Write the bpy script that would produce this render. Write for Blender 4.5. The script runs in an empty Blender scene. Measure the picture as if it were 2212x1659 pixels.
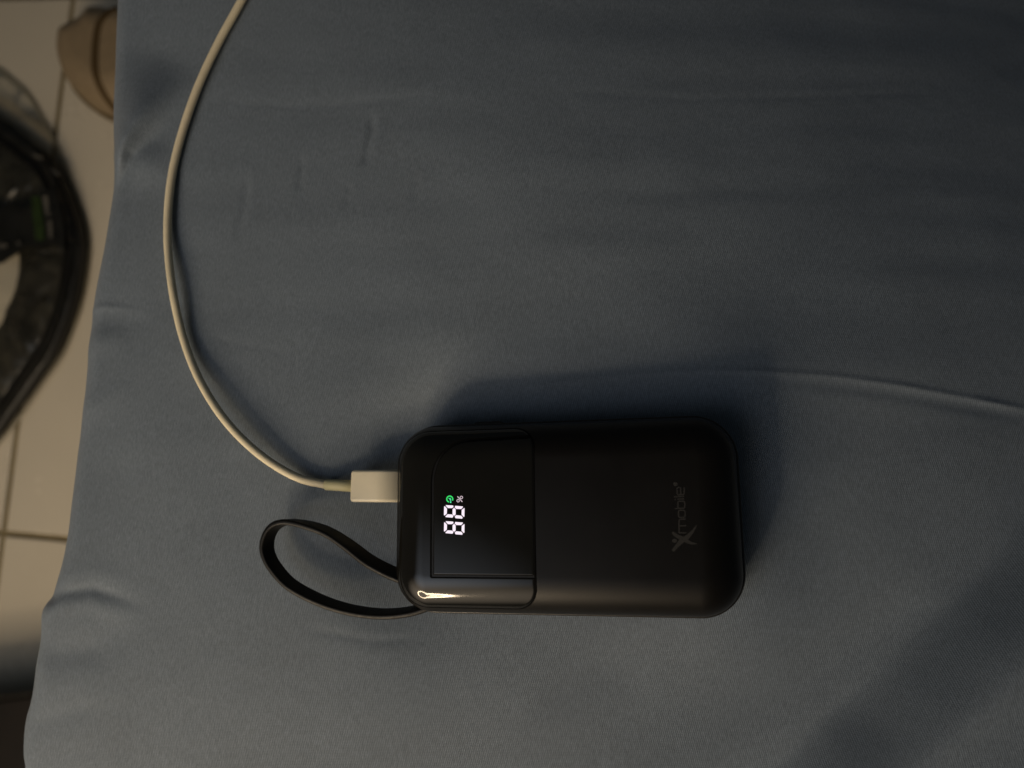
import bpy, math, random
import numpy as np
from mathutils import Vector, Matrix

sc = bpy.context.scene
COL = sc.collection

# ------------------------------------------------------------------ camera
FW = 2212.0                       # picture width used for measuring
CX, CY = 1106.0, 829.5
LENS, SENSOR = 26.0, 36.0
FPX = LENS / SENSOR * FW
TILT_X, TILT_Y = math.radians(8.0), math.radians(6.0)
fwd = Vector((-math.tan(TILT_X), math.tan(TILT_Y), -1.0)).normalized()
rgt = fwd.cross(Vector((0, 1, 0))).normalized()
upv = rgt.cross(fwd).normalized()


def ray(px, py):
    return rgt * (px - CX) + upv * (-(py - CY)) + fwd * FPX


# the power bank's axes from the convergence of its edges
def camdir(a, b, c):
    return (rgt * a + upv * b + fwd * c).normalized()


EX = -camdir(-7078, -354, 1597)
EY = camdir(-147, 9570, 1597)
EZ = EX.cross(EY).normalized()
EY = EZ.cross(EX).normalized()
BANK_L = 0.115
corners = [(861, 922), (1589, 894), (1618, 1339), (860, 1323)]
cs = [ray(*c) * (1.0 / ray(*c).dot(EZ)) for c in corners]
l0 = 0.5 * ((cs[1] - cs[0]).length + (cs[2] - cs[3]).length)
sc_ = BANK_L / l0 * (-1 if cs[0].dot(fwd) < 0 else 1)
cs = [c * sc_ for c in cs]
BANK_W = 0.5 * ((cs[0] - cs[3]).length + (cs[1] - cs[2]).length)
bank_off = (cs[0] + cs[1] + cs[2] + cs[3]) * 0.25
T_UP, T_DN = 0.0125, 0.0115
H = -(bank_off.z) + T_DN - 0.0005
CAM = Vector((0, 0, H))
BANK_C = CAM + bank_off
print("BANK", BANK_L, BANK_W, "H", H, "C", BANK_C, "EZ", EZ)

cam_d = bpy.data.cameras.new("camera")
cam = bpy.data.objects.new("camera", cam_d)
COL.objects.link(cam)
R = Matrix((rgt, upv, -fwd)).transposed()
cam.matrix_world = Matrix.Translation(CAM) @ R.to_4x4()
cam_d.lens = LENS
cam_d.sensor_width = SENSOR
cam_d.clip_start = 0.005
cam_d.clip_end = 50
cam_d.dof.use_dof = True
cam_d.dof.focus_distance = bank_off.dot(fwd) - 0.004
cam_d.dof.aperture_fstop = 8.0
sc.camera = cam

# ------------------------------------------------------------------ light
world = bpy.data.worlds.new("World")
sc.world = world
world.use_nodes = True
bg = world.node_tree.nodes["Background"]
bg.inputs[0].default_value = (0.80, 0.92, 1.0, 1)
bg.inputs[1].default_value = 0.028

AZ = Vector((0.57, 0.82, 0)).normalized()
LAMP = Vector((BANK_C.x, BANK_C.y, 0)) - AZ * 0.78 + Vector((0, 0, 0.40))
ld = bpy.data.lights.new("room_lamp", 'AREA')
ld.shape = 'DISK'
ld.size = 0.30
ld.energy = 3.5
ld.color = (1.0, 0.78, 0.52)
ld.spread = math.radians(112)
lo = bpy.data.objects.new("room_lamp", ld)
COL.objects.link(lo)
lo.location = LAMP
aim = Vector((BANK_C.x - 0.24, BANK_C.y - 0.09, -0.10))
lo.rotation_euler = (aim - LAMP).to_track_quat('-Z', 'Y').to_euler()
# added unseen warm disc round the lamp, wide and soft-edged, softening its shadows
gd_ = bpy.data.lights.new("soft_warm_fill", 'AREA')
gd_.shape = 'DISK'
gd_.size = 1.5
gd_.energy = 4.8
gd_.color = (1.0, 0.81, 0.60)
gd_.use_nodes = True
go_ = bpy.data.objects.new("soft_warm_fill", gd_)
COL.objects.link(go_)
go_.location = LAMP - AZ * 0.10 + Vector((-0.06, 0.0, 0.08))
go_.rotation_euler = (aim - go_.location).to_track_quat('-Z', 'Y').to_euler()


def soft_edge(light, peak):
    fn = light.node_tree
    fg = fn.nodes.new("ShaderNodeNewGeometry")
    fv = fn.nodes.new("ShaderNodeVectorMath"); fv.operation = 'DISTANCE'; fv.inputs[1].default_value = (0.5, 0.5, 0)
    fm = fn.nodes.new("ShaderNodeMapRange"); fm.interpolation_type = 'SMOOTHSTEP'
    fm.inputs[1].default_value = 0.5; fm.inputs[2].default_value = 0.05; fm.inputs[3].default_value = 0.0; fm.inputs[4].default_value = peak
    fsx = fn.nodes.new("ShaderNodeSeparateXYZ"); fcx = fn.nodes.new("ShaderNodeCombineXYZ")
    fn.links.new(fg.outputs['Parametric'], fsx.inputs[0]); fn.links.new(fsx.outputs[0], fcx.inputs[0]); fn.links.new(fsx.outputs[1], fcx.inputs[1])
    fn.links.new(fcx.outputs[0], fv.inputs[0]); fn.links.new(fv.outputs['Value'], fm.inputs[0])
    fn.links.new(fm.outputs[0], fn.nodes["Emission"].inputs['Strength'])


soft_edge(gd_, 2.6)
# added cool fill lamp on the bed's open side, standing in for room bounce
fd = bpy.data.lights.new("bounce_fill", 'AREA')
fd.shape = 'RECTANGLE'
fd.size, fd.size_y = 0.9, 0.9
fd.use_nodes = True
fd.energy = 1.8
fd.color = (0.82, 0.89, 1.0)
fo_ = bpy.data.objects.new("bounce_fill", fd)
COL.objects.link(fo_)
fo_.location = (-0.62, -0.36, 0.95)
fo_.rotation_euler = (Vector((-0.08, -0.05, 0)) - fo_.location).to_track_quat('-Z', 'Y').to_euler()
soft_edge(fd, 2.6)
# the lamp is a round fitting with two glowing rings
ld.use_nodes = True
nt = ld.node_tree
em = nt.nodes["Emission"]
geo = nt.nodes.new("ShaderNodeNewGeometry")
sub = nt.nodes.new("ShaderNodeVectorMath"); sub.operation = 'SUBTRACT'
sub.inputs[1].default_value = (0.5, 0.5, 0)
sepx = nt.nodes.new("ShaderNodeSeparateXYZ")
comb = nt.nodes.new("ShaderNodeCombineXYZ")
ln = nt.nodes.new("ShaderNodeVectorMath"); ln.operation = 'LENGTH'
rp = nt.nodes.new("ShaderNodeValToRGB")
nt.links.new(geo.outputs['Parametric'], sub.inputs[0])
nt.links.new(sub.outputs[0], sepx.inputs[0])
nt.links.new(sepx.outputs[0], comb.inputs[0])
nt.links.new(sepx.outputs[1], comb.inputs[1])
nt.links.new(comb.outputs[0], ln.inputs[0])
nt.links.new(ln.outputs['Value'], rp.inputs[0])
cr = rp.color_ramp
cr.interpolation = 'CONSTANT'
cr.elements[0].position = 0.0; cr.elements[0].color = (0.02, 0.02, 0.02, 1)
cr.elements[1].position = 0.395; cr.elements[1].color = (1.8, 1.8, 1.8, 1)
e = cr.elements.new(0.42); e.color = (0.03, 0.03, 0.03, 1)
e = cr.elements.new(0.455); e.color = (2.2, 2.2, 2.2, 1)
nt.links.new(rp.outputs[0], em.inputs['Strength'])

sc.view_settings.view_transform = 'Standard'
sc.view_settings.look = 'None'
sc.view_settings.exposure = 0.0
sc.view_settings.gamma = 1.0
sc.view_settings.use_curve_mapping = False
sc.render.engine = 'CYCLES'
sc.cycles.use_denoising = True
sc.cycles.max_bounces = 8
sc.cycles.transparent_max_bounces = 12

# ------------------------------------------------------------------ helpers
FLOOR_Z = -0.45


def at(px, py, z):
    """point of the plane at height z seen at a measured position"""
    r = ray(px, py)
    return CAM + r * ((z - CAM.z) / r.z)


def on_bank(px, py, lz):
    """local bank coordinates at local height lz"""
    r = ray(px, py)
    t = ((BANK_C + EZ * lz) - CAM).dot(EZ) / r.dot(EZ)
    p = CAM + r * t - BANK_C
    return p.dot(EX), p.dot(EY)


def to_px(x, y, z):
    dx, dy, dz = x - CAM.x, y - CAM.y, z - CAM.z
    a = dx * rgt.x + dy * rgt.y + dz * rgt.z
    b = dx * upv.x + dy * upv.y + dz * upv.z
    c = dx * fwd.x + dy * fwd.y + dz * fwd.z
    return CX + FPX * a / c, CY - FPX * b / c


def mesh_obj(name, verts, faces, mat, parent=None, smooth=True):
    me = bpy.data.meshes.new(name)
    me.from_pydata([tuple(v) for v in verts], [], [tuple(f) for f in faces])
    me.update()
    if smooth:
        me.polygons.foreach_set("use_smooth", [True] * len(me.polygons))
    if mat:
        me.materials.append(mat)
    o = bpy.data.objects.new(name, me)
    COL.objects.link(o)
    if parent:
        o.parent = parent
    return o


def tag(o, label=None, cat=None, kind=None, group=None):
    if label: o["label"] = label
    if cat: o["category"] = cat
    if kind: o["kind"] = kind
    if group: o["group"] = group
    return o


def empty(name, loc=(0, 0, 0), mw=None):
    o = bpy.data.objects.new(name, None)
    COL.objects.link(o)
    o.empty_display_size = 0.01
    if mw is not None:
        o.matrix_world = mw
    else:
        o.location = loc
    return o


def catmull(pts, n, closed=False):
    P = [np.array(p, float) for p in pts]
    m = len(P)
    out = []
    segs = m if closed else m - 1
    for i in range(segs):
        if closed:
            p0, p1, p2, p3 = P[(i - 1) % m], P[i], P[(i + 1) % m], P[(i + 2) % m]
        else:
            p1, p2 = P[i], P[i + 1]
            p0 = P[i - 1] if i > 0 else 2 * p1 - p2
            p3 = P[i + 2] if i + 2 < m else 2 * p2 - p1
        for k in range(n):
            t = k / n
            out.append(0.5 * ((2 * p1) + (-p0 + p2) * t + (2 * p0 - 5 * p1 + 4 * p2 - p3) * t * t
                              + (-p0 + 3 * p1 - 3 * p2 + p3) * t ** 3))
    if not closed:
        out.append(P[-1])
    return np.array(out)


def sweep(path, sections, closed=False, ref=(0, 0, 1), caps=True):
    """sections: function(i, s) -> list of (a, b): a along side axis, b along ref axis"""
    path = np.asarray(path, float)
    n = len(path)
    verts, faces = [], []
    for i in range(n):
        if closed:
            t = path[(i + 1) % n] - path[i - 1]
        else:
            t = path[min(i + 1, n - 1)] - path[max(i - 1, 0)]
        t /= np.linalg.norm(t) + 1e-12
        rf = np.array(ref, float)
        side = np.cross(t, rf); side /= np.linalg.norm(side) + 1e-12
        upn = np.cross(side, t)
        sec = sections(i, i / max(1, n - 1))
        for a, b in sec:
            verts.append(path[i] + side * a + upn * b)
        m = len(sec)
    for i in range(n if closed else n - 1):
        j = (i + 1) % n
        for k in range(m):
            k2 = (k + 1) % m
            faces.append((i * m + k, j * m + k, j * m + k2, i * m + k2))
    if caps and not closed:
        faces.append(tuple(range(m)))
        faces.append(tuple((n - 1) * m + k for k in reversed(range(m))))
    return verts, faces


def circ(r, n=20, sy=1.0):
    return [(r * math.cos(2 * math.pi * k / n), r * sy * math.sin(2 * math.pi * k / n)) for k in range(n)]


def rrect_sec(w, h, r, n=5):
    out = []
    for (sx, sy, a0) in ((1, 1, 0), (-1, 1, 90), (-1, -1, 180), (1, -1, 270)):
        for k in range(n + 1):
            a = math.radians(a0 + 90 * k / n)
            out.append((sx * (w / 2 - r) + r * math.cos(a), sy * (h / 2 - r) + r * math.sin(a)))
    return out


class Noise2:
    def __init__(s, seed):
        s.g = np.random.RandomState(seed).rand(257, 257) * 2 - 1

    def __call__(s, x, y):
        xi = np.floor(x).astype(int); yi = np.floor(y).astype(int)
        fx = x - xi; fy = y - yi
        fx = fx ** 3 * (fx * (fx * 6 - 15) + 10); fy = fy ** 3 * (fy * (fy * 6 - 15) + 10)
        g = s.g
        a = g[xi % 256, yi % 256]; b = g[(xi + 1) % 256, yi % 256]
        c = g[xi % 256, (yi + 1) % 256]; d = g[(xi + 1) % 256, (yi + 1) % 256]
        return (a * (1 - fx) + b * fx) * (1 - fy) + (c * (1 - fx) + d * fx) * fy


# ------------------------------------------------------------------ materials
def principled(name, col, rough, spec=0.5, **kw):
    m = bpy.data.materials.new(name)
    m.use_nodes = True
    b = m.node_tree.nodes["Principled BSDF"]
    b.inputs["Base Color"].default_value = (*col, 1)
    b.inputs["Roughness"].default_value = rough
    b.inputs["Specular IOR Level"].default_value = spec
    for k, v in kw.items():
        b.inputs[k].default_value = v
    return m


def N(m, t, **inp):
    n = m.node_tree.nodes.new(t)
    for k, v in inp.items():
        if k in n.inputs:
            n.inputs[k].default_value = v
        else:
            setattr(n, k, v)
    return n


def L(m, a, b):
    m.node_tree.links.new(a, b)


def add_noise(m, scale, cvar=0.15, bump=0.0, bdist=0.0002, rvar=0.0, detail=4):
    """procedural colour, roughness and relief variation"""
    b = m.node_tree.nodes["Principled BSDF"]
    tc = N(m, "ShaderNodeTexCoord")
    nz = N(m, "ShaderNodeTexNoise", Scale=scale, Detail=detail, Roughness=0.6)
    L(m, tc.outputs["Object"], nz.inputs["Vector"])
    col = b.inputs["Base Color"].default_value[:]
    mr = N(m, "ShaderNodeMapRange"); L(m, nz.outputs["Fac"], mr.inputs[0])
    mr.inputs[1].default_value = 0.3; mr.inputs[2].default_value = 0.7
    mr.inputs[3].default_value = 1 - cvar; mr.inputs[4].default_value = 1 + cvar
    vm = N(m, "ShaderNodeVectorMath", operation='MULTIPLY')
    vm.inputs[0].default_value = col[:3]
    L(m, mr.outputs[0], vm.inputs[1]); L(m, vm.outputs[0], b.inputs["Base Color"])
    if rvar:
        r0 = b.inputs["Roughness"].default_value
        m2 = N(m, "ShaderNodeMapRange"); L(m, nz.outputs["Fac"], m2.inputs[0])
        m2.inputs[1].default_value = 0.3; m2.inputs[2].default_value = 0.7
        m2.inputs[3].default_value = max(0, r0 - rvar); m2.inputs[4].default_value = min(1, r0 + rvar)
        L(m, m2.outputs[0], b.inputs["Roughness"])
    if bump:
        bn = N(m, "ShaderNodeBump", Strength=bump, Distance=bdist)
        L(m, nz.outputs["Fac"], bn.inputs["Height"]); L(m, bn.outputs[0], b.inputs["Normal"])
    return m


def make_sheet_mat():
    m = principled("sheet_cotton", (0.133, 0.164, 0.203), 0.62, 0.25)
    b = m.node_tree.nodes["Principled BSDF"]
    b.inputs["Sheen Weight"].default_value = 0.12
    b.inputs["Sheen Roughness"].default_value = 0.4
    tc = N(m, "ShaderNodeTexCoord")
    # slow wander of the threads
    nz = N(m, "ShaderNodeTexNoise", Scale=9.0, Detail=2)
    L(m, tc.outputs["Object"], nz.inputs["Vector"])
    off = N(m, "ShaderNodeVectorMath", operation='SCALE'); off.inputs["Scale"].default_value = 0.004
    L(m, nz.outputs["Color"], off.inputs[0])
    ad = N(m, "ShaderNodeVectorMath", operation='ADD')
    L(m, tc.outputs["Object"], ad.inputs[0]); L(m, off.outputs[0], ad.inputs[1])

    def wave(angle, period):
        mp = N(m, "ShaderNodeMapping"); mp.inputs["Rotation"].default_value = (0, 0, math.radians(angle))
        L(m, ad.outputs[0], mp.inputs["Vector"])
        w = N(m, "ShaderNodeTexWave", wave_type='BANDS', bands_direction='X', wave_profile='SIN')
        w.inputs["Scale"].default_value = 0.31416 / period   # blender: 20*scale*x rad
        w.inputs["Distortion"].default_value = 0.0
        L(m, mp.outputs[0], w.inputs["Vector"])
        return w
    w1 = wave(-14, 0.00064)
    w2 = wave(88, 0.00052)
    fine = N(m, "ShaderNodeTexNoise", Scale=2200.0, Detail=3); L(m, tc.outputs["Object"], fine.inputs["Vector"])
    blotch = N(m, "ShaderNodeTexNoise", Scale=26.0, Detail=4); L(m, tc.outputs["Object"], blotch.inputs["Vector"])
    mul = N(m, "ShaderNodeMath", operation='MULTIPLY_ADD')
    L(m, w2.outputs["Fac"], mul.inputs[0]); mul.inputs[1].default_value = 0.35
    L(m, w1.outputs["Fac"], mul.inputs[2])
    mul2 = N(m, "ShaderNodeMath", operation='MULTIPLY_ADD')
    L(m, fine.outputs["Fac"], mul2.inputs[0]); mul2.inputs[1].default_value = 0.9
    L(m, mul.outputs[0], mul2.inputs[2])
    mr = N(m, "ShaderNodeMapRange"); L(m, mul2.outputs[0], mr.inputs[0])
    mr.inputs[1].default_value = 0.2; mr.inputs[2].default_value = 2.0
    mr.inputs[3].default_value = 0.62; mr.inputs[4].default_value = 1.36
    mb = N(m, "ShaderNodeMapRange"); L(m, blotch.outputs["Fac"], mb.inputs[0])
    mb.inputs[1].default_value = 0.3; mb.inputs[2].default_value = 0.7
    mb.inputs[3].default_value = 0.94; mb.inputs[4].default_value = 1.06
    mp3 = N(m, "ShaderNodeMapping"); mp3.inputs["Rotation"].default_value = (0, 0, math.radians(-14)); mp3.inputs["Scale"].default_value = (1.0, 0.28, 1.0)
    L(m, tc.outputs["Object"], mp3.inputs["Vector"])
    slub = N(m, "ShaderNodeTexNoise", Scale=1900.0, Detail=2); L(m, mp3.outputs[0], slub.inputs["Vector"])
    ms = N(m, "ShaderNodeMapRange"); L(m, slub.outputs["Fac"], ms.inputs[0])
    ms.inputs[1].default_value = 0.3; ms.inputs[2].default_value = 0.7
    ms.inputs[3].default_value = 0.85; ms.inputs[4].default_value = 1.15
    mq = N(m, "ShaderNodeMath", operation='MULTIPLY'); L(m, ms.outputs[0], mq.inputs[0]); L(m, mb.outputs[0], mq.inputs[1])
    mm = N(m, "ShaderNodeMath", operation='MULTIPLY'); L(m, mr.outputs[0], mm.inputs[0]); L(m, mq.outputs[0], mm.inputs[1])
    vm = N(m, "ShaderNodeVectorMath", operation='SCALE'); vm.inputs[0].default_value = (0.133, 0.164, 0.203)
    L(m, mm.outputs[0], vm.inputs["Scale"]); L(m, vm.outputs[0], b.inputs["Base Color"])
    bn = N(m, "ShaderNodeBump", Strength=0.35, Distance=0.00012)
    L(m, mul2.outputs[0], bn.inputs["Height"]); L(m, bn.outputs[0], b.inputs["Normal"])
    return m


M_sheet = make_sheet_mat()
M_body = add_noise(principled("matte_black_plastic", (0.0036, 0.0029, 0.0021), 0.37, 0.33), 70, 0.06, 0.0, 0.0, 0.018, 6)
M_rim = add_noise(principled("satin_black_plastic", (0.012, 0.011, 0.010), 0.36, 0.45), 1800, 0.15, 0.05, 0.00003, 0.05)
M_gloss = add_noise(principled("gloss_black_plastic", (0.0085, 0.0083, 0.0072), 0.07, 0.42), 60, 0.1, 0.012, 0.0002, 0.03, 2)
M_gap = principled("dark_gap", (0.002, 0.002, 0.002), 0.9, 0.1)
M_rubber = add_noise(principled("black_rubber", (0.0045, 0.0042, 0.0038), 0.5, 0.28), 900, 0.2, 0.1, 0.00005, 0.08)
M_white = add_noise(principled("white_plastic", (0.78, 0.72, 0.56), 0.33, 0.45), 120, 0.03, 0.0, 0, 0.05)
M_cable = add_noise(principled("white_cable_sleeve", (0.70, 0.63, 0.46), 0.5, 0.35), 160, 0.06, 0.06, 0.0001, 0.05)
M_relief = add_noise(principled("aged_strain_relief", (0.60, 0.56, 0.34), 0.5, 0.4), 150, 0.05)
M_print = principled("grey_print", (0.024, 0.0235, 0.022), 0.5, 0.3)
M_tile = add_noise(principled("ivory_tile_glaze", (0.55, 0.505, 0.415), 0.26, 0.5), 5, 0.05, 0.02, 0.002, 0.05)
M_grout = add_noise(principled("brown_grout", (0.20, 0.165, 0.095), 0.9, 0.2), 40, 0.2, 0.3, 0.002)
M_shoe = add_noise(principled("tan_leather", (0.235, 0.180, 0.112), 0.6, 0.3), 90, 0.08, 0.2, 0.0006)
M_sole = add_noise(principled("brown_sole", (0.105, 0.076, 0.038), 0.7, 0.3), 60, 0.12, 0.1, 0.0006)
M_seam = principled("dark_stitch", (0.07, 0.045, 0.018), 0.8, 0.2)
M_black = add_noise(principled("black_vinyl", (0.010, 0.010, 0.009), 0.5, 0.4), 80, 0.25, 0.25, 0.001, 0.08)
M_black2 = add_noise(principled("black_cord", (0.004, 0.004, 0.004), 0.7, 0.2), 80, 0.2)
M_smoke = add_noise(principled("dark_crinkled_plastic", (0.034, 0.032, 0.025), 0.30, 0.5), 30, 0.4, 0.3, 0.003, 0.1)
M_green = add_noise(principled("green_label_card", (0.022, 0.042, 0.010), 0.6, 0.3), 150, 0.3)
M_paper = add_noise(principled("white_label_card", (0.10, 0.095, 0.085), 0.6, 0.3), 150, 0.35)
M_wood = add_noise(principled("dark_brown_wood", (0.004, 0.0023, 0.0012), 0.55, 0.2), 25, 0.3, 0.05, 0.001)


def emit(name, col, s):
    m = bpy.data.materials.new(name); m.use_nodes = True
    nt = m.node_tree; nt.nodes.clear()
    e = nt.nodes.new("ShaderNodeEmission"); o = nt.nodes.new("ShaderNodeOutputMaterial")
    e.inputs[0].default_value = (*col, 1); e.inputs[1].default_value = s
    nt.links.new(e.outputs[0], o.inputs[0])
    return m


M_seg = emit("white_led", (1.0, 0.86, 0.97), 1.05)
M_pct = emit("white_led_small", (0.80, 0.64, 0.70), 0.85)
M_grn = emit("green_led", (0.05, 0.80, 0.16), 0.95)
M_cyn = emit("cyan_green_led", (0.10, 0.85, 0.42), 0.95)


def make_film():
    m = bpy.data.materials.new("clear_film"); m.use_nodes = True
    nt = m.node_tree; nt.nodes.clear()
    o = nt.nodes.new("ShaderNodeOutputMaterial")
    tr = nt.nodes.new("ShaderNodeBsdfTransparent"); tr.inputs[0].default_value = (0.93, 0.93, 0.91, 1)
    gl = nt.nodes.new("ShaderNodeBsdfGlossy"); gl.inputs["Roughness"].default_value = 0.2
    gl.inputs["Color"].default_value = (0.8, 0.8, 0.8, 1)
    mx = nt.nodes.new("ShaderNodeMixShader")
    fr = nt.nodes.new("ShaderNodeFresnel"); fr.inputs[0].default_value = 1.2
    nz = nt.nodes.new("ShaderNodeTexNoise"); nz.inputs["Scale"].default_value = 40; nz.inputs["Detail"].default_value = 4
    tc = nt.nodes.new("ShaderNodeTexCoord"); nt.links.new(tc.outputs["Object"], nz.inputs["Vector"])
    bn = nt.nodes.new("ShaderNodeBump"); bn.inputs["Strength"].default_value = 0.3; bn.inputs["Distance"].default_value = 0.004
    nt.links.new(nz.outputs["Fac"], bn.inputs["Height"])
    nt.links.new(bn.outputs[0], gl.inputs["Normal"]); nt.links.new(bn.outputs[0], fr.inputs["Normal"])
    nt.links.new(fr.outputs[0], mx.inputs[0]); nt.links.new(tr.outputs[0], mx.inputs[1]); nt.links.new(gl.outputs[0], mx.inputs[2])
    nt.links.new(mx.outputs[0], o.inputs[0])
    return m


M_film = make_film()

# ------------------------------------------------------------------ floor and tiles
g1, g2 = at(157, 0, FLOOR_Z), at(8, 1140, FLOOR_Z)
gd = (g1 - g2).normalized()                         # direction of the long grout line
gang = math.atan2(gd.y, gd.x) - math.pi / 2
I0 = at(6, 1152, FLOOR_Z)                            # where the grout lines cross
floor_root = mesh_obj("floor", [(-1.5, -1.5, FLOOR_Z - 0.0035), (1.3, -1.5, FLOOR_Z - 0.0035),
                                (1.3, 1.3, FLOOR_Z - 0.0035), (-1.5, 1.3, FLOOR_Z - 0.0035)], [(0, 1, 2, 3)], M_grout, None, False)
tag(floor_root, kind="structure")
TS, GAP = 0.60, 0.0060


def tile_mesh():
    h = TS / 2 - GAP / 2
    prof = [(h, -0.012), (h, -0.0012), (h - 0.0005, -0.0004), (h - 0.0014, 0.0)]
    v, f = [], []
    for r, z in prof:
        v += [(-r, -r, z), (r, -r, z), (r, r, z), (-r, r, z)]
    for i in range(len(prof) - 1):
        for k in range(4):
            k2 = (k + 1) % 4
            f.append((i * 4 + k, i * 4 + k2, (i + 1) * 4 + k2, (i + 1) * 4 + k))
    n = len(prof) - 1
    f.append((n * 4, n * 4 + 1, n * 4 + 2, n * 4 + 3))
    return v, f


tv, tf = tile_mesh()
tile0 = mesh_obj("tile", tv, tf, M_tile, floor_root, False)
ca, sa = math.cos(gang), math.sin(gang)
first = True
for i in range(-1, 1):
    for j in range(-1, 2):
        o = tile0 if first else tile0.copy()
        if not first:
            COL.objects.link(o)
        first = False
        lx, ly = (i + 0.5) * TS, (j + 0.5) * TS
        o.parent = floor_root
        o.location = (I0.x + ca * lx - sa * ly, I0.y + sa * lx + ca * ly, FLOOR_Z)
        o.rotation_euler = (0, 0, gang)

# ------------------------------------------------------------------ bed sheet
edge_pts = [(262, -420), (256, -150), (250, 0), (246, 80), (243, 180), (241, 260), (243, 330), (245, 370), (242, 400), (232, 470),
            (222, 530), (210, 590), (200, 640), (192, 700), (185, 780), (178, 850), (170, 920), (160, 990), (150, 1080),
            (143, 1150), (130, 1220), (112, 1280), (93, 1308), (88, 1340), (86, 1380), (78, 1430), (72, 1480), (66, 1510),
            (56, 1545), (51, 1580), (49, 1620), (53, 1665), (50, 1800), (20, 2150)]
ROLL = 0.011
ew = np.array([at(px, py, -ROLL * 0.55)[:2] for px, py in edge_pts])
ec = catmull(ew, 12)
order = np.argsort(ec[:, 1])
ecx, ecy = ec[order, 0], ec[order, 1]

nz1, nz2, nz3, nz4 = Noise2(3), Noise2(11), Noise2(27), Noise2(51)


def seg_d(px, py, pts):
    """distance to a polyline and position along it (0..1)"""
    best = np.full(px.shape, 1e9); tt = np.zeros(px.shape); sg = np.zeros(px.shape)
    n = len(pts) - 1
    for i in range(n):
        ax, ay = pts[i]; bx, by = pts[i + 1]
        dx, dy = bx - ax, by - ay
        t = np.clip(((px - ax) * dx + (py - ay) * dy) / (dx * dx + dy * dy), 0, 1)
        ex, ey = px - ax - t * dx, py - ay - t * dy
        d = np.hypot(ex, ey)
        s = np.sign(dx * ey - dy * ex)
        k = d < best
        best = np.where(k, d, best); tt = np.where(k, (i + t) / n, tt); sg = np.where(k, s, sg)
    return best, tt, sg


def smooth01(t):
    t = np.clip(t, 0, 1)
    return t * t * (3 - 2 * t)


def fade(t, a=0.15):
    return smooth01(t / a) * smooth01((1 - t) / a)


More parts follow.
